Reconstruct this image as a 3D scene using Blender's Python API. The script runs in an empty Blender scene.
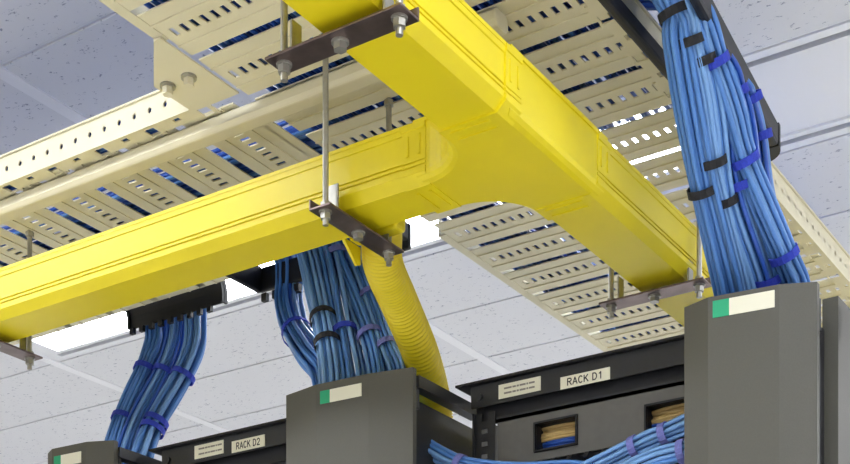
import bpy, math, random
from mathutils import Vector, Matrix
random.seed(7)
sc = bpy.context.scene
col = sc.collection

# ------------------------------------------------------------------ camera
# level camera with a rising lens shift; world x runs along the rack row (right = +x), y away from it
cam_d = bpy.data.cameras.new('camera')
cam = bpy.data.objects.new('camera', cam_d); col.objects.link(cam)
cam.location = (0, 0, 1.2)
cam.rotation_euler = (math.radians(90), 0, math.atan2(945, 1434))
cam_d.sensor_width = 36; cam_d.lens = 36 * 1434 / 850
cam_d.shift_y = (885 - 232) / 850
cam_d.clip_start = 0.05; cam_d.clip_end = 60
sc.camera = cam

# ------------------------------------------------------------------ world, exposure
world = bpy.data.worlds.new('world'); sc.world = world
world.use_nodes = True
bg = world.node_tree.nodes['Background']
bg.inputs[0].default_value = (0.75, 0.82, 1.0, 1); bg.inputs[1].default_value = 0.2
sc.view_settings.view_transform = 'Standard'
sc.view_settings.look = 'None'
sc.view_settings.gamma = 1
sc.view_settings.use_curve_mapping = False
sc.view_settings.exposure = 0.85
LAMP = 9.0            # radiance of the troffer lenses

Z_DUCT = 2.29; H_DUCT = 0.086
Z_TRAY = 2.53; Z_RACK = 2.145; Z_CEIL = 2.95

# ------------------------------------------------------------------ materials
def srgb(r, g, b):
    f = lambda c: ((c / 255 + 0.055) / 1.055) ** 2.4 if c > 10 else c / 255 / 12.92
    return (f(r), f(g), f(b), 1)
def mat(name, colr, rough=0.5, metal=0.0, noise=0.0, scale=20, bump=0.0, spec=0.5, coat=0.0):
    m = bpy.data.materials.new(name); m.use_nodes = True
    nt = m.node_tree; b = nt.nodes['Principled BSDF']
    b.inputs['Base Color'].default_value = colr
    b.inputs['Roughness'].default_value = rough
    b.inputs['Metallic'].default_value = metal
    b.inputs['Specular IOR Level'].default_value = spec
    b.inputs['Coat Weight'].default_value = coat
    if noise or bump:
        tc = nt.nodes.new('ShaderNodeTexCoord')
        n = nt.nodes.new('ShaderNodeTexNoise'); n.inputs['Scale'].default_value = scale
        n.inputs['Detail'].default_value = 4
        nt.links.new(tc.outputs['Object'], n.inputs['Vector'])
        if noise:
            r = nt.nodes.new('ShaderNodeValToRGB')
            d = [max(0, c * (1 - noise)) for c in colr[:3]] + [1]
            l = [min(1, c * (1 + noise)) for c in colr[:3]] + [1]
            r.color_ramp.elements[0].color = d; r.color_ramp.elements[1].color = l
            r.color_ramp.elements[0].position = 0.3; r.color_ramp.elements[1].position = 0.7
            nt.links.new(n.outputs[0], r.inputs[0]); nt.links.new(r.outputs[0], b.inputs['Base Color'])
        if bump:
            bp = nt.nodes.new('ShaderNodeBump'); bp.inputs['Strength'].default_value = bump
            bp.inputs['Distance'].default_value = 0.002
            nt.links.new(n.outputs[0], bp.inputs['Height']); nt.links.new(bp.outputs[0], b.inputs['Normal'])
    return m
def emit(name, colr, s):
    m = mat(name, colr, 0.6)
    b = m.node_tree.nodes['Principled BSDF']
    b.inputs['Emission Color'].default_value = colr; b.inputs['Emission Strength'].default_value = s
    return m
M = {}
M['yellow'] = mat('yellow_plastic', srgb(238, 217, 26), 0.38, noise=0.04, scale=6, spec=0.45)
M['yellow_tube'] = mat('yellow_tube', srgb(236, 212, 34), 0.42)
M['cream'] = mat('cream_paint', srgb(228, 220, 190), 0.45, noise=0.03, scale=8)
M['zinc'] = mat('zinc', srgb(176, 174, 166), 0.38, metal=0.75, noise=0.12, scale=60)
M['bracket'] = mat('bracket_steel', srgb(128, 112, 108), 0.30, metal=0.9, noise=0.15, scale=40)
M['blue'] = mat('blue_cable', srgb(82, 132, 200), 0.38)
M['blue2'] = mat('blue_cable_light', srgb(116, 160, 214), 0.38)
M['blue3'] = mat('blue_cable_deep', srgb(48, 92, 184), 0.28)
M['tie_black'] = mat('tie_black', srgb(30, 30, 34), 0.8, noise=0.2, scale=300)
M['tie_blue'] = mat('tie_blue', srgb(40, 60, 178), 0.8, noise=0.15, scale=300)
M['tie_lilac'] = mat('tie_lilac', srgb(108, 112, 178), 0.8, noise=0.15, scale=300)
M['door'] = mat('door_grey', srgb(84, 82, 74), 0.55, noise=0.04, scale=400, bump=0.08)
M['black'] = mat('black_metal', srgb(38, 38, 41), 0.45, noise=0.08, scale=200)
M['plastic'] = mat('black_plastic', srgb(22, 22, 27), 0.55)
M['grey_panel'] = mat('grey_panel', srgb(104, 102, 98), 0.5, noise=0.05, scale=60)
M['label'] = mat('label_white', srgb(238, 234, 212), 0.6)
M['green'] = mat('label_green', srgb(40, 168, 120), 0.6)
M['ink'] = mat('ink', srgb(52, 46, 44), 0.7)
M['ink_soft'] = mat('ink_soft', srgb(140, 132, 122), 0.7)
M['beige'] = mat('beige_cable', srgb(216, 184, 120), 0.5)
M['grid'] = mat('grid_white', srgb(242, 243, 248), 0.5)
M['dark_slot'] = mat('vent_slot', srgb(48, 48, 66), 0.7)
M['wall'] = mat('wall_paint', srgb(214, 214, 216), 0.8, noise=0.02, scale=3)
M['lens'] = emit('lamp_lens', (0.93, 0.96, 1.0, 1), LAMP)
def tile_mat():
    m = bpy.data.materials.new('ceiling_tile'); m.use_nodes = True
    nt = m.node_tree; b = nt.nodes['Principled BSDF']; b.inputs['Roughness'].default_value = 0.9
    b.inputs['Specular IOR Level'].default_value = 0.1
    geo = nt.nodes.new('ShaderNodeNewGeometry')
    mp = nt.nodes.new('ShaderNodeMapping'); mp.inputs['Scale'].default_value = (60, 90, 30)
    nt.links.new(geo.outputs['Position'], mp.inputs[0])
    nz = nt.nodes.new('ShaderNodeTexNoise'); nz.inputs['Scale'].default_value = 1.0; nz.inputs['Detail'].default_value = 6
    nz.inputs['Roughness'].default_value = 0.68
    nt.links.new(mp.outputs[0], nz.inputs['Vector'])
    r = nt.nodes.new('ShaderNodeValToRGB')
    base = srgb(230, 231, 236); dk = srgb(160, 164, 180)
    r.color_ramp.elements[0].position = 0.345; r.color_ramp.elements[0].color = dk
    r.color_ramp.elements[1].position = 0.39; r.color_ramp.elements[1].color = base
    nt.links.new(nz.outputs[0], r.inputs[0]); nt.links.new(r.outputs[0], b.inputs['Base Color'])
    return m
M['tile'] = tile_mat()
def floor_mat():
    m = bpy.data.materials.new('raised_floor'); m.use_nodes = True
    nt = m.node_tree; b = nt.nodes['Principled BSDF']; b.inputs['Roughness'].default_value = 0.5
    geo = nt.nodes.new('ShaderNodeNewGeometry')
    br = nt.nodes.new('ShaderNodeTexBrick'); br.offset = 0; br.inputs['Scale'].default_value = 1
    br.inputs['Brick Width'].default_value = 0.61; br.inputs['Row Height'].default_value = 0.61
    br.inputs['Mortar Size'].default_value = 0.003
    br.inputs['Color1'].default_value = srgb(226, 222, 214); br.inputs['Color2'].default_value = srgb(220, 217, 210)
    br.inputs['Mortar'].default_value = srgb(90, 88, 84)
    nt.links.new(geo.outputs['Position'], br.inputs['Vector']); nt.links.new(br.outputs[0], b.inputs['Base Color'])
    return m
M['floor'] = floor_mat()

# ------------------------------------------------------------------ mesh helpers
class MB:
    def __init__(s): s.v = []; s.f = []; s.smooth = False
    def add(s, vs, fs):
        n = len(s.v); s.v += [tuple(v) for v in vs]; s.f += [tuple(i + n for i in f) for f in fs]; return s
    def box(s, x0, x1, y0, y1, z0, z1):
        vs = [(x, y, z) for z in (z0, z1) for y in (y0, y1) for x in (x0, x1)]
        return s.add(vs, [(0, 2, 3, 1), (4, 5, 7, 6), (0, 1, 5, 4), (2, 6, 7, 3), (0, 4, 6, 2), (1, 3, 7, 5)])
    def prism(s, pts, axis, a, b):
        """closed 2-D polygon extruded along an axis: 'x' -> pts are (y,z); 'y' -> (x,z); 'z' -> (x,y)"""
        mk = {'x': lambda p, t: (t, p[0], p[1]), 'y': lambda p, t: (p[0], t, p[1]), 'z': lambda p, t: (p[0], p[1], t)}[axis]
        n = len(pts)
        vs = [mk(p, a) for p in pts] + [mk(p, b) for p in pts]
        fs = [tuple(range(n - 1, -1, -1)), tuple(range(n, 2 * n))]
        fs += [(i, (i + 1) % n, n + (i + 1) % n, n + i) for i in range(n)]
        return s.add(vs, fs)
    def cyl(s, c, r, z0, z1, n=12):
        return s.prism([(c[0] + r * math.cos(2 * math.pi * k / n), c[1] + r * math.sin(2 * math.pi * k / n)) for k in range(n)], 'z', z0, z1)
    def tube(s, path, r, n=6, cap=True):
        path = [Vector(p) for p in path]; m = len(path)
        rs = r if isinstance(r, (list, tuple)) else [r] * m
        fr = frames(path); vs = []
        for i in range(m):
            t, a, b = fr[i]
            for k in range(n):
                g = 2 * math.pi * k / n
                vs.append(path[i] + a * (rs[i] * math.cos(g)) + b * (rs[i] * math.sin(g)))
        fs = [(i * n + k, i * n + (k + 1) % n, (i + 1) * n + (k + 1) % n, (i + 1) * n + k) for i in range(m - 1) for k in range(n)]
        if cap: fs += [tuple(range(n - 1, -1, -1)), tuple((m - 1) * n + k for k in range(n))]
        s.smooth = True
        return s.add(vs, fs)
    def mesh(s, name, material):
        me = bpy.data.meshes.new(name); me.from_pydata(s.v, [], s.f); me.update()
        import bmesh
        bm = bmesh.new(); bm.from_mesh(me); bmesh.ops.recalc_face_normals(bm, faces=bm.faces); bm.to_mesh(me); bm.free()
        if s.smooth:
            for p in me.polygons: p.use_smooth = len(p.vertices) == 4
        me.materials.append(M[material] if isinstance(material, str) else material)
        return me
    def build(s, name, material, parent=None, bevel=0.0):
        o = bpy.data.objects.new(name, s.mesh(name, material)); col.objects.link(o)
        if parent: o.parent = parent
        if bevel:
            b = o.modifiers.new('bevel', 'BEVEL'); b.width = bevel; b.segments = 2; b.limit_method = 'ANGLE'; b.angle_limit = math.radians(40)
        return o
def frames(path):
    m = len(path); out = []; up = None
    for i in range(m):
        t = (path[min(i + 1, m - 1)] - path[max(i - 1, 0)]).normalized()
        if up is None:
            ref = Vector((1, 0, 0)) if abs(t.x) < 0.8 else Vector((0, 1, 0))
        else: ref = up
        a = (ref - t * ref.dot(t)).normalized(); b = t.cross(a); up = a
        out.append((t, a, b))
    return out
def smooth_path(pts, per=5):
    pts = [Vector(p) for p in pts]; out = []
    P = [pts[0] * 2 - pts[1]] + pts + [pts[-1] * 2 - pts[-2]]
    for i in range(1, len(P) - 2):
        for k in range(per):
            t = k / per; a, b, c, d = P[i - 1], P[i], P[i + 1], P[i + 2]
            out.append(0.5 * (2 * b + (c - a) * t + (2 * a - 5 * b + 4 * c - d) * t * t + (3 * b - a - 3 * c + d) * t ** 3))
    out.append(pts[-1]); return out
def tag(o, label=None, cat=None, group=None, kind=None):
    if label: o['label'] = label
    if cat: o['category'] = cat
    if group: o['group'] = group
    if kind: o['kind'] = kind
    return o
def thing(name, label, cat, loc=(0, 0, 0), group=None):
    o = bpy.data.objects.new(name, None); col.objects.link(o); o.empty_display_size = 0.05
    return tag(o, label, cat, group)
def inst(me, name, parent, loc=(0, 0, 0), rz=0):
    o = bpy.data.objects.new(name, me); col.objects.link(o); o.parent = parent; o.location = loc; o.rotation_euler.z = rz
    return o
def bow(cx, cy, rx, ry, a0, a1, n=8):
    return [(cx + rx * math.cos(math.radians(a0 + (a1 - a0) * k / n)), cy + ry * math.sin(math.radians(a0 + (a1 - a0) * k / n))) for k in range(n + 1)]
GLYPH = {      # strokes of a plain sans capital, in a box 0.62 wide and 1 high
    'R': [[(.0, 0), (.0, 1)], [(.0, 1), (.34, 1)] + bow(.34, .76, .26, .24, 90, -90) + [(.0, .52)], [(.30, .52), (.62, 0)]],
    'A': [[(-.04, 0), (.31, 1), (.66, 0)], [(.12, .33), (.50, .33)]],
    'C': [bow(.33, .5, .33, .5, 45, 315, 14)],
    'K': [[(.0, 0), (.0, 1)], [(.58, 1), (.02, .40)], [(.22, .60), (.64, 0)]],
    'D': [[(.0, 0), (.0, 1), (.24, 1)] + bow(.24, .5, .38, .5, 90, -90, 12) + [(.0, 0)]],
    '1': [[(.14, .78), (.38, 1), (.38, 0)]],
    '2': [bow(.31, .72, .29, .28, 170, -40, 10) + [(.02, 0), (.62, 0)]],
}
def text_mesh(name, body, height, material, parent, loc, width):
    """bold block lettering standing in an x-z plane, facing -y"""
    m = MB(); x = 0; w = .085; adv = .92
    for ch in body:
        if ch == ' ': x += .5; continue
        for st in GLYPH[ch]:
            for a, b in zip(st, st[1:]):
                a, b = Vector(a), Vector(b); d = (b - a).normalized(); nn = Vector((-d.y, d.x)) * w; e = d * (w * .55)
                q = [a - e + nn, a - e - nn, b + e - nn, b + e + nn]
                m.prism([(x + p.x, p.y) for p in q], 'y', -.5, 0)
        x += adv
    x -= adv - .62
    me = m.mesh(name, material)
    o = bpy.data.objects.new(name, me); col.objects.link(o); o.parent = parent
    o.scale = (width / x, .0006, height); o.location = (loc[0] - width / 2, loc[1], loc[2] - height / 2)
    return o

# ------------------------------------------------------------------ room shell
X0, X1, Y0, Y1 = -5.6, 2.4, -2.9, 6.2
tag(MB().box(X0, X1, Y0, Y1, -0.05, 0).build('floor', 'floor'), kind='structure')
tag(MB().box(X0 - .1, X0, Y0, Y1, 0, 3.05).build('wall_left', 'wall'), kind='structure')
tag(MB().box(X1, X1 + .1, Y0, Y1, 0, 3.05).build('wall_right', 'wall'), kind='structure')
tag(MB().box(X0, X1, Y1, Y1 + .1, 0, 3.05).build('wall_back', 'wall'), kind='structure')
tag(MB().box(X0, X1, Y0 - .1, Y0, 0, 3.05).build('wall_front', 'wall'), kind='structure')
ceiling = tag(MB().box(X0, X1, Y0, Y1, 3.02, 3.06).build('ceiling', 'wall'), kind='structure')

vl = [-1.55, -1.30, -1.05, -.80, -.55, -.30, -.05, .20, .44, .685, .93, 1.177, 1.412, 1.655, 1.904, 2.12, 2.333, 2.58, 2.83, 3.08, 3.33, 3.50]
ys = [1.75 * v for v in vl]
ul = [-1.382, -.685, .012, .709, 1.406, 2.103, 2.80, 3.18]
xs = sorted(-1.75 * u for u in ul)
LAMP_ROWS = (3, 8, 13, 18)          # lamp rows; row 13 is in view, the others are added to light the room
def troffer(x0, x1, y0, y1, lbl, lens='lens'):
    t = thing('ceiling_light', lbl, 'light', group='recessed lights in the ceiling')
    z = Z_CEIL
    f = MB(); w = .062; e = .075
    f.box(x0, x1, y0, y0 + .024, z, z + .03); f.box(x0, x1, y1 - .024, y1, z, z + .03)
    f.box(x0, x1, y0 + .044, y0 + w, z, z + .03); f.box(x0, x1, y1 - w, y1 - .044, z, z + .03)
    f.box(x0, x0 + e, y0 + w, y1 - w, z, z + .03); f.box(x1 - e, x1, y0 + w, y1 - w, z, z + .03)
    for a, b in ((y0 + .024, y0 + .044), (y1 - .044, y1 - .024)):
        f.box(x0, x0 + .05, a, b, z, z + .03); f.box(x1 - .05, x1, a, b, z, z + .03)
        xm = (x0 + x1) / 2; f.box(xm - .012, xm + .012, a, b, z, z + .03)
    f.build('frame', 'grid', t)
    MB().box(x0 + .05, x1 - .05, y0 + .024, y0 + .044, z + .012, z + .014).build('air_slot', 'dark_slot', t)
    MB().box(x0 + .05, x1 - .05, y1 - .044, y1 - .024, z + .012, z + .014).build('air_slot', 'dark_slot', t)
    MB().box(x0 + e, x1 - e, y0 + w, y1 - w, z + .006, z + .02).build('lens', lens, t)
    return t
for i in range(len(xs) - 1):
    for j in range(len(ys) - 1):
        a, b, c, d = xs[i] + .012, xs[i + 1] - .012, ys[j] + .006, ys[j + 1] - .006
        if j in LAMP_ROWS and 1 <= i and (i, j) != (1, 13):
            if j == 13 and i in (2, 3, 4):
                lbl = {2: 'lit ceiling light beyond the left run of yellow duct', 3: 'lit ceiling light above the crossing of the cable trays',
                       4: 'unlit white ceiling panel with dark air slots at the upper right'}[i]
            else: lbl = 'added recessed ceiling light out of view, there only to light the room'
            troffer(a, b, c, d, lbl, 'grid' if (j == 13 and i == 4) else 'lens')
        else:
            MB().box(a, b, c, d, Z_CEIL, Z_CEIL + .016).build('ceiling_tile', 'tile', ceiling)
for x in xs[1:-1]:
    MB().box(x - .018, x + .018, ys[0], ys[-1], Z_CEIL - .003, Z_CEIL + .03).build('grid_bar', 'grid', ceiling)
for y in ys[1:-1]:
    MB().box(xs[0], xs[-1], y - .005, y + .005, Z_CEIL + .004, Z_CEIL + .03).build('grid_bar', 'grid', ceiling)

# ------------------------------------------------------------------ cable trays
def perforated_rung(name, span, depth, holes):
    """a pan slat: span along x, depth along y, one row of slots through its middle; turned-up edges"""
    m = MB(); t = .0025; hl = .0105; hw = .0044
    d = depth / 2; L = span / 2
    m.box(-L, L, -d, -hl, 0, t); m.box(-L, L, hl, d, 0, t)
    m.box(-L, L, -d * .55, -d * .55 + .004, -.0022, 0); m.box(-L, L, d * .55 - .004, d * .55, -.0022, 0)
    p = span / (holes + 1); x = -L
    for k in range(holes):
        c = -L + p * (k + 1)
        m.box(x, c - hw, -hl, hl, 0, t); x = c + hw
    m.box(x, L, -hl, hl, 0, t)
    return m.mesh(name, 'cream')
def hole_rail(length, pitch, h, r, t=.003):
    """upright side plate along x with a row of round holes; face at y=0, body to y=t"""
    m = MB(); n = int(length / pitch); z = h * .5
    for k in range(n):
        a, b = k * pitch, (k + 1) * pitch; c = (a + b) / 2
        for yy in (0, t):
            outer = [(b, z), (b, h), (c, h), (a, h), (a, z), (a, 0), (c, 0), (b, 0)]
            inner = [(c + r * .8 * math.cos(math.pi / 4 * q), z + r * math.sin(math.pi / 4 * q)) for q in range(8)]
            vs = [(p[0], yy, p[1]) for p in outer + inner]
            m.add(vs, [(q, (q + 1) % 8, 8 + (q + 1) % 8, 8 + q) for q in range(8)])
    m.box(0, n * pitch, 0, t, -.0005, 0); m.box(0, n * pitch, -.004, t, h, h + .003)
    return m
def slotted_flange(length, w):
    """flat foot of the rail, along x, width w in +y, with rectangular cut-outs at alternate places"""
    m = MB(); t = .0025; p = .062; n = int(length / p)
    for k in range(n):
        a = k * p
        m.box(a, a + p, 0, w * .22, 0, t)
        if k % 2:
            m.box(a, a + p * .58, w * .22, w * .48, 0, t); m.box(a + p * .82, a + p, w * .22, w * .48, 0, t); m.box(a, a + p, w * .48, w * .82, 0, t)
        else:
            m.box(a, a + p * .5, w * .22, w, 0, t); m.box(a + p * .86, a + p, w * .22, w, 0, t)
            m.box(a + p * .5, a + p * .86, w * .85, w * .95, 0, t)
    return m

PITCH = .139
# tray running away from the camera above the main duct
TBX0, TBX1 = -1.592, -.957
tb = thing('cable_tray', 'cream slotted cable tray above the main yellow duct', 'cable tray', group='overhead cable trays')
rungB = perforated_rung('rung', TBX1 - TBX0 - .03, PITCH - .0165, 28)
y = 2.0 - PITCH * 12
rows = []
while y < 3.9:
    inst(rungB, 'rung', tb, ((TBX0 + TBX1) / 2, y + PITCH / 2, Z_TRAY)); rows.append(y); y += PITCH
yb0, yb1 = rows[0], rows[-1] + PITCH
rl = hole_rail(yb1 - yb0, .037, .048, .0055).build('side_rail', 'cream', tb)
rl.location = (TBX1, yb0, Z_TRAY); rl.rotation_euler.z = math.pi / 2
rf = slotted_flange(yb1 - yb0, .036).build('rail_flange', 'cream', tb)
rf.location = (TBX1, yb0, Z_TRAY - .003); rf.rotation_euler.z = math.pi / 2
# the far side rail, broken where the branch tray joins
MB().box(TBX0 - .003, TBX0 + .016, yb0, 1.66, Z_TRAY - .001, Z_TRAY + .0015).box(TBX0 - .003, TBX0, yb0, 1.66, Z_TRAY, Z_TRAY + .05).build('side_rail', 'cream', tb)
MB().box(TBX0 - .003, TBX0 + .016, 2.47, yb1, Z_TRAY - .001, Z_TRAY + .0015).box(TBX0 - .003, TBX0, 2.47, yb1, Z_TRAY, Z_TRAY + .05).build('side_rail', 'cream', tb)
# branch tray
TAY0, TAY1 = 1.828, 2.400
ta = thing('cable_tray', 'cream slotted cable tray above the left branch of yellow duct', 'cable tray', group='overhead cable trays')
rungA = perforated_rung('rung', TAY1 - TAY0 - .03, PITCH + .001 - .020, 26)
rungS = perforated_rung('rung', 2.265 - TAY0 - .03, PITCH + .001 - .020, 19)
x = -1.606
while x > -4.6:
    if -2.02 < x - .07 < -1.62:      # shortened slats where the cables drop through
        inst(rungS, 'rung', ta, (x - .07, (TAY0 + .03 + 2.265) / 2, Z_TRAY), math.pi / 2)
    else:
        inst(rungA, 'rung', ta, (x - .07, (TAY0 + TAY1) / 2 + .006, Z_TRAY), math.pi / 2)
    x -= .14
xa0 = x
ra = hole_rail(-1.655 - xa0, .037, .048, .0055).build('side_rail', 'cream', ta); ra.location = (xa0, TAY0, Z_TRAY)
fa = slotted_flange(-1.60 - xa0, .036).build('rail_flange', 'cream', ta); fa.location = (xa0, TAY0, Z_TRAY - .003)
MB().box(xa0, -2.03, TAY1, TAY1 + .003, Z_TRAY + .006, Z_TRAY + .045).build('side_rail', 'cream', ta)
MB().box(-1.618, -1.598, 1.90, 2.26, Z_TRAY, Z_TRAY + .0025).build('joint_strip', 'cream', ta)
# corner gusset joining both trays, with two bolts
gs = thing('tray_gusset', 'cream corner plate bolted where the two trays meet', 'bracket')
gp = [(-1.58, 1.645), (-1.594, 1.645), (-1.684, 1.738), (-1.684, 1.832), (-1.58, 1.832)]
MB().prism(gp, 'z', Z_TRAY - .006, Z_TRAY - .003).build('plate', 'cream', gs)
MB().prism([(-1.594, 1.645), (-1.684, 1.738), (-1.681, 1.74), (-1.591, 1.647)], 'z', Z_TRAY - .003, Z_TRAY + .046).build('upstand', 'cream', gs)
MB().prism([(-1.684, 1.738), (-1.684, 1.832), (-1.680, 1.832), (-1.680, 1.738)], 'z', Z_TRAY - .003, Z_TRAY + .046).build('upstand', 'cream', gs)
for bx_, by_ in ((-1.662, 1.748), (-1.615, 1.748)):
    bo = MB().cyl((bx_, by_), .013, Z_TRAY - .010, Z_TRAY - .006, 14).build('bolt', 'zinc', gs)
    MB().cyl((bx_, by_), .009, Z_TRAY - .022, Z_TRAY - .010, 6).build('nut', 'cream', bo)
# smooth strut under the branch tray
st = tag(MB().prism([(1.866, Z_TRAY - .004), (1.862, Z_TRAY - .010), (1.862, Z_TRAY - .024), (1.868, Z_TRAY - .032), (1.896, Z_TRAY - .032), (1.902, Z_TRAY - .024), (1.902, Z_TRAY - .010), (1.898, Z_TRAY - .004)], 'x', -4.5, -1.10)
    .build('support_strut', 'cream', bevel=.003), 'smooth cream strut running under the left cable tray', 'strut')

# blue cables lying in the trays
def lying(name, label, axis, lanes, a, b, z, n):
    t = thing(name, label, 'cables', group='blue cables lying in the trays')
    for k in range(n):
        w = random.uniform(*lanes); zz = z + random.uniform(0, .028); pts = []
        for q in range(13):
            s = a + (b - a) * q / 12; ww = w + random.uniform(-.006, .006); h = zz + random.uniform(-.003, .003)
            pts.append((s, ww, h) if axis == 'x' else (ww, s, h))
        MB().tube(smooth_path(pts, 2), .0042, 5).build('cable', random.choice(('blue', 'blue3', 'blue3')), t)
    return t
lying('cable_run', 'blue cables lying in the tray over the left branch', 'x', (2.00, 2.385), -4.5, -1.568, Z_TRAY + .010, 120)
lying('cable_run', 'blue cables lying in the tray over the main duct', 'y', (-1.56, -1.20), yb0 + .05, 3.8, Z_TRAY + .010, 120)
lying('cable_run', 'blue cables in the tray leading to the black exit frame', 'y', (-1.19, -.985), yb0 + .05, 2.31, Z_TRAY + .010, 60)
lying('cable_run', 'few blue cables along the near rail of the left tray', 'x', (1.838, 1.872), -4.5, -1.72, Z_TRAY + .008, 16)

# ------------------------------------------------------------------ yellow fibre duct
HW = .060
def duct_profile(c, hw=HW, grow=0.0):
    z = Z_DUCT - grow; w = hw + grow; ch = .015; top = Z_DUCT + H_DUCT + grow
    half = [(w - ch, z), (w, z + ch), (w, z + .024), (w - .0025, z + .0245), (w - .0025, z + .027), (w, z + .0275),
            (w, z + .031), (w - .0025, z + .0315), (w - .0025, z + .034), (w, z + .0345),
            (w, top - .010), (w + .002, top - .009), (w + .002, top)]
    return [(c + p[0], p[1]) for p in half] + [(c - p[0], p[1]) for p in reversed(half)]
DBX = -1.074; DAY = 1.905
def cover_ribs(m, axis, c, a, b): pass
d1 = thing('cable_duct', 'main yellow plastic duct nearest the camera, running to the junction', 'duct', group='yellow duct runs')
MB().prism(duct_profile(DBX), 'y', .3, 1.765).build('channel', 'yellow', d1)
MB().box(DBX - HW - .003, DBX + HW + .003, .3, 1.765, Z_DUCT + H_DUCT, Z_DUCT + H_DUCT + .006).build('cover', 'yellow', d1)
d2 = thing('cable_duct', 'yellow plastic duct beyond the junction, passing behind the right cabinet', 'duct', group='yellow duct runs')
MB().prism(duct_profile(DBX), 'y', 2.045, 3.6).build('channel', 'yellow', d2)
MB().box(DBX - HW - .003, DBX + HW + .003, 2.045, 3.6, Z_DUCT + H_DUCT, Z_DUCT + H_DUCT + .006).build('cover', 'yellow', d2)
d3 = thing('cable_duct', 'left branch of yellow plastic duct running under the tray', 'duct', group='yellow duct runs')
MB().prism(duct_profile(DAY, .056), 'x', -4.6, -1.225).build('channel', 'yellow', d3)
MB().box(-4.6, -1.225, DAY - .059, DAY + .059, Z_DUCT + H_DUCT, Z_DUCT + H_DUCT + .006).build('cover', 'yellow', d3)

def arc(cx, cy, r, a0, a1, n=10):
    return [(cx + r * math.cos(math.radians(a0 + (a1 - a0) * k / n)), cy + r * math.sin(math.radians(a0 + (a1 - a0) * k / n))) for k in range(n + 1)]
tj = thing('duct_junction', 'yellow tee junction where the three ducts meet', 'duct fitting')
XR, XL, YN, YF, R = DBX + HW + .002, DBX - HW - .002, DAY - .058, DAY + .058, .085
out = [(XR, 1.755), (XR, 2.055), (XL, 2.055)] + arc(XL - R, YF + R, R, 0, -90) + [(-1.235, YF), (-1.235, YN)] + arc(XL - R, YN - R, R, 90, 0) + [(XL, 1.755)]
def inset(poly, d):
    n = len(poly); res = []
    for i in range(n):
        p0, p1, p2 = Vector(poly[i - 1]), Vector(poly[i]), Vector(poly[(i + 1) % n])
        e1 = (p1 - p0).normalized(); e2 = (p2 - p1).normalized()
        n1 = Vector((-e1.y, e1.x)); n2 = Vector((-e2.y, e2.x)); b = (n1 + n2); b = b / max(.3, b.dot(n1))
        res.append((p1.x + b.x * d, p1.y + b.y * d))
    return res
m = MB(); n = len(out); zb = Z_DUCT - .002; zt = Z_DUCT + H_DUCT + .002
rings = [([*inset(out, .014)], zb), ([*inset(out, .007)], zb + .0035), ([*inset(out, .002)], zb + .009), (out, zb + .016), (out, zt)]
vs = []; fs = []
for pl, z in rings: vs += [(p[0], p[1], z) for p in pl]
for k in range(len(rings) - 1): fs += [(k * n + i, k * n + (i + 1) % n, (k + 1) * n + (i + 1) % n, (k + 1) * n + i) for i in range(n)]
fs += [tuple(range(n)), tuple((len(rings) - 1) * n + i for i in range(n))]
m.add(vs, fs).build('body', 'yellow', tj)
MB().prism(inset(out, -.003), 'z', zt, zt + .006).build('cover', 'yellow', tj)
# coupling collars with raised ribs at the three mouths
def collar(axis, c, at, hw):
    o = MB().prism(duct_profile(c, hw, .0035), axis, at - .022, at + .022).build('collar', 'yellow', tj)
    for dd in (-.013, .009):
        a, b = at + dd, at + dd + .004; z0, z1 = Z_DUCT + .04, Z_DUCT + H_DUCT - .014
        w = hw + .0035
        for s in (-1, 1):
            lo, hi = sorted((c + s * w, c + s * (w + .002)))
            (MB().box(lo, hi, a, b, z0, z1) if axis == 'y' else MB().box(a, b, lo, hi, z0, z1)).build('rib', 'yellow', o)
        (MB().box(c - .035, c + .03, a, b, Z_DUCT - .0055, Z_DUCT - .0035) if axis == 'y' else MB().box(a, b, c - .03, c + .03, Z_DUCT - .0055, Z_DUCT - .0035)).build('rib', 'yellow', o)
collar('y', DBX, 1.762, HW); collar('y', DBX, 2.048, HW); collar('x', DAY, -1.238, .056)

# ------------------------------------------------------------------ duct hangers
def hanger(label, along, c, a, b, ztop):
    """steel angle under the duct (along 'x' at y=c, or along 'y' at x=c), from a to b, hung on two rods"""
    t = thing('duct_hanger', label, 'hanger', group='steel hangers carrying the yellow duct')
    w = .021; z = Z_DUCT - .016
    def bx(m, s0, s1, w0, w1, z0, z1):
        return m.box(s0, s1, c + w0, c + w1, z0, z1) if along == 'x' else m.box(c + w0, c + w1, s0, s1, z0, z1)
    m = MB(); bx(m, a, b, -w, w, z - .0035, z)
    bx(m, a, b, *((w - .003, w) if along == 'x' else (-w, -w + .003)), z, z + .014)
    m.build('angle_bracket', 'bracket', t, bevel=.0008)
    for s, lo in ((a + .016, 1), (b - .016, 1)):
        px, py = (s, c) if along == 'x' else (c, s)
        MB().cyl((px, py), .0048, z - .026, ztop, 12).build('threaded_rod', 'zinc', t)
        nb = MB().cyl((px, py), .0105, z - .0065, z - .0035, 16).build('washer', 'zinc', t)
        MB().cyl((px, py), .0085, z - .016, z - .0065, 6).build('nut', 'zinc', nb)
        nt_ = MB().cyl((px, py), .0085, z + .001, z + .010, 6).build('nut', 'zinc', t)
        MB().cyl((px, py), .0085, ztop - .012, ztop - .003, 6).build('nut', 'zinc', t)
    s = (a + b) / 2; px, py = (s, c) if along == 'x' else (c, s)
    nb = MB().cyl((px, py), .0115, z - .0065, z - .0035, 16).build('washer', 'zinc', t)
    MB().cyl((px, py), .009, z - .015, z - .0065, 6).build('bolt_head', 'zinc', nb)
    for s in (a + .034, b - .034):
        m = MB(); bx(m, s - .0015, s + .0015, -.008, .012, z, z + .045); m.build('side_clip', 'zinc', t)
    return t
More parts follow.
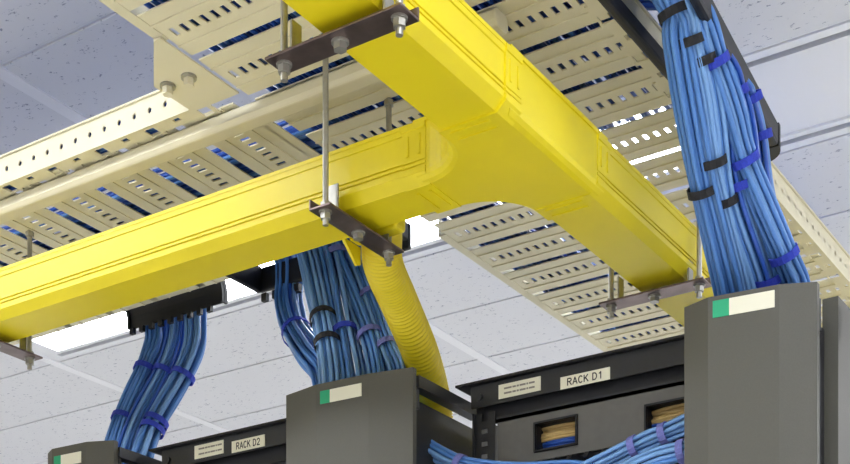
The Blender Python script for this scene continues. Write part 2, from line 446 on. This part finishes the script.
hanger('steel angle hanger under the main duct at the top of the picture', 'x', 1.46, -1.198, -.984, Z_TRAY)
hanger('steel angle hanger under the left duct beside the flexible tube', 'y', -1.386, 1.800, 2.008, Z_TRAY)
hanger('steel angle hanger under the far duct beside the right cabinet', 'x', 2.405, -1.188, -.983, Z_TRAY)
hanger('steel angle hanger under the left duct at the picture edge', 'y', -2.275, 1.800, 2.008, Z_TRAY)

# ------------------------------------------------------------------ corrugated drop tube
tt = thing('flexible_tube', 'yellow corrugated flexible tube dropping from the duct to the rack', 'tube')
pth = smooth_path([(-1.395, 1.945, 2.330), (-1.408, 2.000, 2.322), (-1.442, 2.055, 2.287), (-1.480, 2.160, 2.264), (-1.514, 2.280, 2.217), (-1.552, 2.380, 2.171), (-1.568, 2.420, 2.115), (-1.57, 2.43, 1.90)], 56)
MB().tube(pth, [.0355 if i % 4 < 2 else .0335 for i in range(len(pth))], 20).build('hose', 'yellow_tube', tt)
MB().box(-1.447, -1.348, 1.958, 1.990, Z_DUCT + .002, Z_DUCT + .075).build('outlet_box', 'yellow', tt, bevel=.006)
MB().prism([(1.945, Z_DUCT + .004), (1.995, Z_DUCT + .004), (1.995, Z_DUCT - .026), (1.985, Z_DUCT - .030)], 'x', -1.452, -1.447).build('fin', 'yellow', tt)

# ------------------------------------------------------------------ racks and vertical cable managers
def manager(label, pts, back, label_px, zt=Z_RACK, right_rail=True):
    """pts: front outline of the door (x,y) from left to right; back: y of the rear"""
    t = thing('cable_manager', label, 'cabinet', group='vertical cable managers between the racks')
    xl, xr = pts[0][0], pts[-1][0]
    yb_ = max(p[1] for p in pts) + .012
    MB().prism(list(pts) + [(xr, yb_), (xl, yb_)], 'z', .05, zt).build('door', 'door', t)
    MB().box(xl + .012, xl + .016, yb_, back, .05, zt - .012).build('side_panel', 'black', t)
    MB().box(xr - .016, xr - .012, yb_, back, .05, zt - .05).build('side_panel', 'black', t)
    if right_rail: MB().box(xr - .016, xr + .006, yb_, 2.40, zt - .034, zt - .012).build('top_rail', 'black', t)
    MB().box(xl - .004, xl + .020, yb_, back, zt - .045, zt - .022).build('top_rail', 'black', t)
    MB().box(xl + .012, xr - .012, back, back + .02, .0, zt - .10).build('back_panel', 'black', t)
    hg = MB().cyl((xr - .006, yb_ + .008), .006, zt - .07, zt - .02, 10).build('hinge', 'black', t)
    # printed plate: green end and white field, lying on the front face
    (lx0, ly0), (lx1, ly1), z0, z1, split = label_px
    d = Vector((lx1 - lx0, ly1 - ly0)); nrm = Vector((d.y, -d.x)).normalized() * .0015
    def plate(f0, f1, name, mt, e=1.0):
        a = Vector((lx0, ly0)) + d * f0; b = Vector((lx0, ly0)) + d * f1
        MB().prism([(a.x, a.y), (b.x, b.y), (b.x + nrm.x * e, b.y + nrm.y * e), (a.x + nrm.x * e, a.y + nrm.y * e)], 'z', z0, z1).build(name, mt, t)
    plate(0, split, 'green_label', 'green'); plate(split, 1, 'white_label', 'label')
    return t
manager('dark grey cable manager door at the right, green and white label', [(-.937, 2.193), (-.889, 2.176), (-.776, 2.190), (-.723, 2.213)], 2.46,
        ((-.881, 2.177), (-.783, 2.1893), 2.110, 2.137, .27), right_rail=False)
manager('dark grey cable manager door in the middle beside the yellow tube', [(-1.747, 2.164), (-1.662, 2.148), (-1.545, 2.155), (-1.458, 2.172)], 2.46,
        ((-1.652, 2.1486), (-1.560, 2.1541), 2.106, 2.130, .24))
manager('dark grey cable manager door at the far left corner', [(-2.418, 2.168), (-2.385, 2.150), (-2.285, 2.156), (-2.228, 2.180)], 2.46,
        ((-2.378, 2.1504), (-2.300, 2.1551), 2.103, 2.127, .26))

def rack(label, xl, xr, yf, texts, cut=True):
    t = thing('equipment_rack', label, 'rack', group='black equipment racks')
    hd = MB().box(xl + .0, xr, yf, yf + .004, Z_RACK - .046, Z_RACK - .004).build('header', 'black', t)
    MB().box(xl - .028, xr, yf - .012, yf + .09, Z_RACK - .004, Z_RACK).build('header_lip', 'plastic', t)
    MB().box(xl, xr, yf + .02, yf + .024, Z_RACK - .075, Z_RACK - .006).build('header_back', 'plastic', t)
    for a, s in ((xl, 1), (xr, -1)):
        m = MB(); lo, hi = sorted((a, a + s * .045))
        e0, e1 = sorted((a, a + s * .004))
        m.box(e0, e1, yf + .004, yf + .40, 0, Z_RACK - .054)
        # front flange with square holes
        m.box(lo, lo + .016, yf + .012, yf + .015, 0, Z_RACK - .054); m.box(hi - .016, hi, yf + .012, yf + .015, 0, Z_RACK - .054)
        z = 1.5
        m.box(lo + .016, hi - .016, yf + .012, yf + .015, 0, 1.5)
        while z < Z_RACK - .08:
            m.box(lo + .016, hi - .016, yf + .012, yf + .015, z + .009, z + .024); z += .024
        m.build('upright', 'black', t)
    bo = MB().prism([(xl + .018 + .008 * math.cos(k * math.pi / 6), Z_RACK - .028 + .008 * math.sin(k * math.pi / 6)) for k in range(12)], 'y', yf - .005, yf).build('header_bolt', 'black', t)
    for (a, b, z0, z1, txt) in texts:
        p = MB().box(a, b, yf - .0016, yf - .0002, z0, z1).build('label_plate', 'label', t)
        if txt: text_mesh('lettering', txt, (z1 - z0) * .54, 'ink', p, ((a + b) / 2, yf - .0017, (z0 + z1) / 2), (b - a) * .70)
        else:
            for zz in (z1 - .0085, z0 + .0085):
                q = MB(); x = a + .012
                for w in (.018, .008, .005, .014, .004, .013):
                    q.box(x, x + w * .9, yf - .0021, yf - .0017, zz - .0016, zz + .0016); x += w * .9 + .0018
                q.build('print_line', 'ink_soft', p)
    return t
rk1 = rack('black rack with a white name plate reading RACK D1', -1.418, -.94, 2.31,
     [(-1.357, -1.268, 2.106, 2.132, None), (-1.227, -1.128, 2.099, 2.121, 'RACK D1')])
rk2 = rack('black rack with a white name plate reading RACK D2', -2.185, -1.77, 2.28,
     [(-2.089, -2.008, 2.106, 2.134, None), (-1.985, -1.896, 2.102, 2.126, 'RACK D2')])
# further upright side panel to the right of the right-hand cabinet
sp = thing('rack_side_panel', 'tall dark grey side panel at the right picture edge', 'panel')
MB().box(-.738, -.712, 2.285, 2.95, 0, Z_RACK).build('panel', 'door', sp)
MB().box(-.700, -.30, 2.31, 2.314, 2.09, Z_RACK - .01).build('cross_bar', 'black', sp)

def patch_panel(label, x0, x1, yf, wins):
    t = thing('patch_panel', label, 'patch panel')
    z0, z1 = 1.985, 2.076
    m = MB(); xs_ = [x0]
    for a, b, c, d in wins: xs_ += [a, b]
    xs_.append(x1)
    for k in range(0, len(xs_), 2): m.box(xs_[k], xs_[k + 1], yf, yf + .004, z0, z1)
    for a, b, c, d in wins:
        m.box(a, b, yf, yf + .004, z0, c); m.box(a, b, yf, yf + .004, d, z1)
    m.build('face', 'grey_panel', t)
    MB().box(x0, x1, yf - .004, yf + .06, z1, z1 + .004).build('top_fold', 'black', t)
    for a, b, c, d in wins:
        f = MB(); e = .0035
        f.box(a - e, b + e, yf - .005, yf + .002, d, d + e); f.box(a - e, b + e, yf - .005, yf + .002, c - e, c)
        f.box(a - e, a, yf - .005, yf + .002, c, d); f.box(b, b + e, yf - .005, yf + .002, c, d)
        f.box(a - e, b + e, yf + .002, yf + .08, d, d + e); f.box(a - e, b + e, yf + .075, yf + .08, c - e, d + e)
        f.box(a - e, a, yf + .002, yf + .08, c, d); f.box(b, b + e, yf + .002, yf + .08, c, d)
        f.build('window_frame', 'plastic', t)
    return t
W1 = (-1.289, -1.206, 2.004, 2.052); W2 = (-1.066, -.975, 2.000, 2.044)
patch_panel('grey panel with two cable windows under the RACK D1 plate', -1.372, -.945, 2.33, [W1, W2])
for k, w in enumerate((W1, W2)):
    nm = ('left', 'right')[k]
    t = thing('cable_bundle', 'beige cables over blue cables behind the %s window of the grey panel' % nm, 'cables', group='cables behind the panel windows')
    for q in range(11):
        z = w[2] + (w[3] - w[2]) * (q + .5) / 11; yy = 2.355 + random.uniform(-.004, .006)
        pts = [(w[0] - .004, yy, z + random.uniform(-.004, .004)), ((w[0] + w[1]) / 2, yy - .004, z), (w[1] + .004, yy, z + random.uniform(-.004, .004))]
        MB().tube(smooth_path(pts, 3), .0034, 6).build('cable', 'blue3' if z < w[2] + (.022, .016)[k] else 'beige', t)
# horizontal finger manager under the panel
fm = thing('finger_manager', 'black comb of cable fingers under the grey rack panel', 'cable manager')
MB().box(-1.372, -.945, 2.337, 2.347, 1.70, 1.992).build('back_plate', 'plastic', fm)
for k in range(13):
    x = -1.362 + k * .034
    MB().prism([(2.335, 1.976), (2.27, 1.965), (2.262, 1.955), (2.27, 1.950), (2.335, 1.966)], 'x', x, x + .009).build('finger', 'plastic', fm)
MB().box(-1.372, -.945, 2.285, 2.337, 1.900, 1.908).build('trough', 'plastic', fm)
# second panel in the neighbouring rack
fm2 = tag(MB().box(-2.14, -1.80, 2.30, 2.304, 1.90, 2.07).box(-2.14, -1.80, 2.296, 2.36, 2.07, 2.074).build('blanking_plate', 'plastic'), 'black blank panel under the RACK D2 plate', 'panel')

# ------------------------------------------------------------------ waterfalls (black cable exits)
def waterfall(label, along, a, b, c, sgn):
    """curved black sheet over the tray edge; along 'x' from a to b at y=c, leaning out towards sgn*axis"""
    t = thing('cable_waterfall', label, 'cable guide', group='black cable guides on the tray edges')
    prof = []
    for k in range(9):
        g = math.radians(90 - 90 * k / 8); prof.append((.055 * math.cos(g), .055 * math.sin(g)))
    inn = [(.052 * p[0] / .055, .052 * p[1] / .055) for p in reversed(prof)]
    zc = Z_TRAY - .005
    pts = [(c + sgn * p[0], zc + p[1]) for p in [(-.05, .055)] + prof + [(.055, -.018), (.052, -.018)] + inn + [(-.05, .052)]]
    MB().prism(pts, along, a, b).build('sheet', 'plastic', t)
    for s in (a, b - .006):
        lip = [(c + sgn * p[0], zc + p[1]) for p in [(-.05, .045)] + [(.045 * q[0] / .055, .045 * q[1] / .055) for q in prof] + [(.045, -.018), (.064, -.018)] + [(.064 * q[0] / .055, .064 * q[1] / .055) for q in reversed(prof)] + [(-.05, .064)]]
        MB().prism(lip, along, s, s + .006).build('end_flange', 'plastic', t)
    n = int((b - a) / .03)
    for k in range(n):
        s = a + .008 + k * .03
        lo, hi = sorted((c + sgn * .045, c + sgn * .054))
        (MB().box(s, s + .012, lo, hi, zc - .032, zc - .018) if along == 'x' else MB().box(lo, hi, s, s + .012, zc - .032, zc - .018)).build('tooth', 'plastic', t)
    return t
waterfall('black cable guide on the tray edge behind the far left cable drop', 'x', -2.44, -2.145, 2.385, 1)
df = thing('cable_dropout', 'black cable dropout frame under the tray behind the middle drop', 'cable guide')
MB().box(-2.02, -1.625, 2.405, 2.418, Z_TRAY - .040, Z_TRAY + .012).build('far_lip', 'plastic', df, bevel=.004)
MB().box(-2.02, -2.008, 2.27, 2.405, Z_TRAY - .045, Z_TRAY + .012).build('end_lip', 'plastic', df, bevel=.004)
MB().box(-1.637, -1.625, 2.27, 2.405, Z_TRAY - .026, Z_TRAY + .012).build('end_lip', 'plastic', df, bevel=.004)
MB().box(-2.02, -1.625, 2.262, 2.270, Z_TRAY - .012, Z_TRAY + .012).build('near_lip', 'plastic', df)
for k in range(6):
    MB().box(-2.012 + k * .03, -1.998 + k * .03, 2.406, 2.416, Z_TRAY - .062, Z_TRAY - .045).build('tooth', 'plastic', df)
# large exit ring on the right edge of the main tray
er = thing('cable_exit', 'large black cable exit frame at the top right of the tray', 'cable guide')
ez0, ez1 = Z_TRAY - .045, Z_TRAY - .004
MB().box(-.950, -.934, 1.72, 2.19, Z_TRAY - .03, Z_TRAY - .004).build('inner_lip', 'plastic', er, bevel=.005)
MB().prism([(-.789, 1.72), (-.805, 1.72), (-.876, 2.42), (-.858, 2.42)], 'z', ez0, ez1).build('outer_lip', 'plastic', er, bevel=.006)
MB().prism(arc(-.906, 2.42, .048, 0, 90, 8) + list(reversed(arc(-.906, 2.42, .030, 0, 90, 8))), 'z', ez0, ez1).build('corner_lip', 'plastic', er)
MB().box(-.955, -.906, 2.450, 2.468, ez0, ez1).build('end_lip', 'plastic', er, bevel=.005)
MB().box(-.950, -.789, 1.704, 1.720, ez0, ez1).build('end_lip', 'plastic', er)

# ------------------------------------------------------------------ blue cable bundles
def bundle(label, pts, r, n, ties, mats=('blue', 'blue', 'blue2'), rc=.0042, group='blue cable drops', flat=1.0, spread=()):
    """n cables packed round a centre path; ties: (index fraction, material)"""
    t = thing('cable_bundle', label, 'cables', group=group)
    path = smooth_path(pts, 5); fr = frames(path); L = len(path)
    def idx(q):
        if q < 1.5: return min(L - 1, int(q * (L - 1)))
        return min(range(L // 4, L), key=lambda i: abs(path[i].z - q))       # a tie given by its height
    tf = [idx(q[0]) / (L - 1) for q in ties]
    ga = math.pi * (3 - math.sqrt(5)); off = []
    for k in range(n):
        rr = math.sqrt((k + .5) / n); g = ga * k + random.uniform(-.2, .2); off.append([rr * math.cos(g), rr * math.sin(g)])
    ph = [(random.uniform(0, 6.3), random.uniform(0, 6.3), random.uniform(.5, 1.2)) for _ in range(n)]
    tw = random.uniform(-.2, .2)
    def rad(f):
        k = 1.12
        for q in tf: k = min(k, 1.0 + 1.6 * min(abs(f - q), .16))
        return r * k
    for k in range(n):
        line = []
        for i in range(L):
            f = i / (L - 1); tv, a, b = fr[i]; R_ = rad(f)
            g = tw * f * 2; ox, oy = off[k]
            ox, oy = ox * math.cos(g) - oy * math.sin(g), ox * math.sin(g) + oy * math.cos(g)
            near = min([abs(f - q) for q in tf] + [1]); wob = .05 * min(1, near / .1)
            ox += wob * math.sin(ph[k][0] + f * 7 * ph[k][2]); oy += wob * math.cos(ph[k][1] + f * 6 * ph[k][2])
            line.append(path[i] + a * (ox * R_) + b * (oy * R_ * flat))
        MB().tube(line, rc, 6).build('cable', random.choice(mats), t)
    for q, mt in ties:
        i = idx(q); tv, a, b = fr[i]; c = path[i]; N = 16; w = .0065
        ra_, rb_ = r + rc * 1.1, r * flat + rc * 1.1
        vs = []
        for (dr, dw) in ((0, -w), (.0018, -w), (.0018, w), (0, w)):
            for j in range(N):
                g = 2 * math.pi * j / N
                vs.append(c + a * ((ra_ + dr) * math.cos(g)) + b * ((rb_ + dr) * math.sin(g)) + tv * dw)
        fs = [(e * N + j, e * N + (j + 1) % N, ((e + 1) % 4) * N + (j + 1) % N, ((e + 1) % 4) * N + j) for e in range(4) for j in range(N)]
        MB().add(vs, fs).build('cable_tie', mt, t)
    return t
def over_right(y): return [(-1.12, y - .10, 2.585), (-1.02, y - .05, 2.605), (-.93, y - .015, 2.60)]
GR = 'blue cable drops at the right cabinet'
bundle('leftmost blue cable bundle dropping to the right cabinet, black ties', over_right(1.97) + [(-0.869, 1.984, 2.510), (-0.871, 2.007, 2.470), (-0.875, 2.053, 2.402), (-0.881, 2.135, 2.299), (-0.889, 2.253, 2.187), (-0.904, 2.310, 2.139), (-0.904, 2.330, 1.900)], 0.0185, 15, [(2.497, 'tie_black'), (2.288, 'tie_black')], group=GR)
bundle('blue cable bundle second from left at the right cabinet, two black ties', over_right(1.99) + [(-0.858, 1.991, 2.510), (-0.853, 2.019, 2.470), (-0.854, 2.067, 2.402), (-0.860, 2.137, 2.310), (-0.867, 2.268, 2.187), (-0.883, 2.324, 2.139), (-0.883, 2.344, 1.900)], 0.017, 13, [(2.472, 'tie_black'), (2.326, 'tie_black')], group=GR)
bundle('thin blue cable bundle third from left at the right cabinet', over_right(2.01) + [(-0.848, 1.998, 2.510), (-0.842, 2.034, 2.459), (-0.841, 2.083, 2.390), (-0.854, 2.165, 2.288), (-0.850, 2.279, 2.187), (-0.866, 2.335, 2.139), (-0.866, 2.355, 1.900)], 0.013, 8, [(2.451, 'tie_black'), (2.284, 'tie_black')], group=GR)
bundle('thick blue cable bundle with blue ties, rightmost at the right cabinet', over_right(2.03) + [(-0.846, 2.013, 2.510), (-0.832, 2.060, 2.450), (-0.824, 2.105, 2.395), (-0.822, 2.159, 2.340), (-0.792, 2.258, 2.220), (-0.789, 2.309, 2.185), (-0.793, 2.355, 2.130), (-0.793, 2.375, 1.900)], 0.0185, 15, [(2.450, 'tie_blue'), (2.335, 'tie_blue'), (2.220, 'tie_blue')], group=GR)
bundle('blue cable bundle with wide blue tie just above the right cabinet', over_right(2.07) + [(-0.856, 2.063, 2.500), (-0.843, 2.095, 2.450), (-0.831, 2.123, 2.405), (-0.839, 2.178, 2.315), (-0.828, 2.284, 2.200), (-0.840, 2.340, 2.135), (-0.840, 2.360, 1.900)], 0.0195, 15, [(2.315, 'tie_blue'), (2.200, 'tie_blue')], ('blue', 'blue3', 'blue2'), group=GR)
bundle('slim blue cable bundle in the middle behind others at the right cabinet', over_right(2.13) + [(-0.846, 2.128, 2.490), (-0.833, 2.158, 2.450), (-0.828, 2.184, 2.400), (-0.830, 2.224, 2.305), (-0.836, 2.297, 2.195), (-0.851, 2.348, 2.140), (-0.851, 2.368, 1.900)], 0.0125, 8, [(2.450, 'tie_blue')], ('blue3', 'blue'), group=GR)
bundle('slim blue cable bundle farthest right under the black exit frame', over_right(2.22) + [(-0.850, 2.224, 2.505), (-0.839, 2.240, 2.480), (-0.836, 2.277, 2.435), (-0.838, 2.314, 2.360), (-0.826, 2.345, 2.285), (-0.813, 2.384, 2.220), (-0.815, 2.403, 2.150), (-0.815, 2.423, 1.900)], 0.0105, 6, [(2.480, 'tie_blue'), (2.435, 'tie_blue')], ('blue3', 'blue'), group=GR)

def over_far(x): return [(x - .02, 2.20, 2.575), (x - .01, 2.33, 2.595), (x, 2.44, 2.61)]
GM = 'blue cable drops at the middle cabinet'

def through(x, y): return [(x - .30, y - .05, 2.565), (x - .16, y - .02, 2.572), (x - .05, y, 2.568)]
bundle('leftmost blue bundle with black ties over the middle cabinet', through(-1.835, 2.32) + [(-1.836, 2.328, 2.54), (-1.821, 2.333, 2.49), (-1.762, 2.285, 2.383), (-1.712, 2.245, 2.280), (-1.682, 2.225, 2.184), (-1.68, 2.225, 2.10), (-1.68, 2.23, 1.90)], .021, 16, [(.63, 'tie_black'), (.69, 'tie_black')], ('blue', 'blue2', 'blue2'), group=GM)
bundle('blue bundle with blue tie second from left over the middle cabinet', through(-1.79, 2.33) + [(-1.789, 2.335, 2.54), (-1.778, 2.345, 2.49), (-1.728, 2.303, 2.391), (-1.684, 2.270, 2.284), (-1.643, 2.240, 2.181), (-1.64, 2.235, 2.10), (-1.64, 2.24, 1.90)], .022, 17, [(.67, 'tie_blue')], ('blue', 'blue2', 'blue2'), group=GM)
bundle('blue bundle with lilac ties third from left over the middle cabinet', through(-1.775, 2.35) + [(-1.775, 2.352, 2.54), (-1.756, 2.349, 2.47), (-1.693, 2.319, 2.37), (-1.632, 2.284, 2.27), (-1.595, 2.262, 2.184), (-1.59, 2.255, 2.10), (-1.59, 2.26, 1.90)], .022, 17, [(.44, 'tie_lilac'), (.67, 'tie_lilac')], ('blue2', 'blue2', 'blue'), group=GM)
bundle('rightmost blue bundle next to the yellow tube over the middle cabinet', through(-1.755, 2.365) + [(-1.755, 2.367, 2.54), (-1.734, 2.374, 2.48), (-1.665, 2.331, 2.37), (-1.591, 2.284, 2.24), (-1.563, 2.275, 2.182), (-1.56, 2.275, 2.10), (-1.56, 2.28, 1.90)], .020, 15, [(.56, 'tie_lilac'), (.685, 'tie_lilac')], ('blue', 'blue2', 'blue2'), group=GM)
bundle('glossy blue bundle curving in from the left to the middle cabinet', [(-2.30, 2.32, 2.57), (-2.12, 2.36, 2.60), (-1.99, 2.40, 2.60), (-1.955, 2.425, 2.56), (-1.951, 2.430, 2.509), (-1.946, 2.420, 2.461), (-1.924, 2.400, 2.417), (-1.884, 2.370, 2.361), (-1.798, 2.310, 2.278), (-1.719, 2.260, 2.202), (-1.705, 2.25, 2.10), (-1.705, 2.25, 1.90)], .027, 30, [(2.361, 'tie_blue')], ('blue3', 'blue', 'blue2'), group=GM)
GL = 'blue cable drops at the far left cabinet'
bundle('left blue bundle of the far left cable drop', over_far(-2.38) + [(-2.388, 2.475, 2.537), (-2.388, 2.475, 2.508), (-2.386, 2.470, 2.471), (-2.394, 2.445, 2.404), (-2.410, 2.390, 2.277), (-2.407, 2.355, 2.187), (-2.414, 2.350, 2.129), (-2.414, 2.370, 1.900)], 0.024, 18, [(2.404, 'tie_blue'), (2.277, 'tie_blue')], ('blue', 'blue3', 'blue'), group=GL)
bundle('middle blue bundle of the far left cable drop', over_far(-2.32) + [(-2.321, 2.475, 2.541), (-2.321, 2.475, 2.513), (-2.326, 2.470, 2.459), (-2.341, 2.450, 2.390), (-2.364, 2.395, 2.270), (-2.370, 2.360, 2.182), (-2.373, 2.350, 2.123), (-2.373, 2.370, 1.900)], 0.022, 16, [(2.388, 'tie_blue')], ('blue', 'blue3', 'blue2'), group=GL)
bundle('right blue bundle of the far left cable drop', over_far(-2.26) + [(-2.265, 2.475, 2.544), (-2.265, 2.475, 2.517), (-2.263, 2.470, 2.446), (-2.282, 2.450, 2.372), (-2.318, 2.400, 2.259), (-2.325, 2.365, 2.176), (-2.332, 2.360, 2.119), (-2.332, 2.380, 1.900)], 0.023, 17, [(2.369, 'tie_blue'), (2.264, 'tie_blue'), (2.238, 'tie_blue')], ('blue', 'blue2', 'blue2'), group=GL)
GH = 'blue cables crossing the front of the rack'
bundle('loose blue cables curving out of the middle cabinet across the rack', [(-1.56, 2.26, 2.104), (-1.521, 2.255, 2.055), (-1.456, 2.26, 2.004), (-1.382, 2.265, 1.969), (-1.286, 2.265, 1.946), (-1.175, 2.265, 1.932), (-1.09, 2.27, 1.904)], .014, 9, [(.44, 'tie_lilac')], ('blue2', 'blue', 'blue2'), group=GH)
bundle('upper blue bundle with lilac ties leading into the right cabinet', [(-.87, 2.245, 1.980), (-.903, 2.24, 1.976), (-.951, 2.25, 1.972), (-1.008, 2.255, 1.962), (-1.045, 2.255, 1.954), (-1.094, 2.26, 1.943), (-1.158, 2.27, 1.930)], .014, 9, [(.47, 'tie_lilac'), (.72, 'tie_lilac')], ('blue2', 'blue2', 'blue'), group=GH)
bundle('lower blue bundle leading into the right cabinet', [(-.87, 2.23, 1.934), (-.899, 2.23, 1.930), (-.945, 2.235, 1.924), (-1.008, 2.235, 1.918), (-1.063, 2.235, 1.903), (-1.12, 2.24, 1.884)], .015, 9, [(.45, 'tie_lilac')], ('blue2', 'blue2', 'blue'), group=GH)
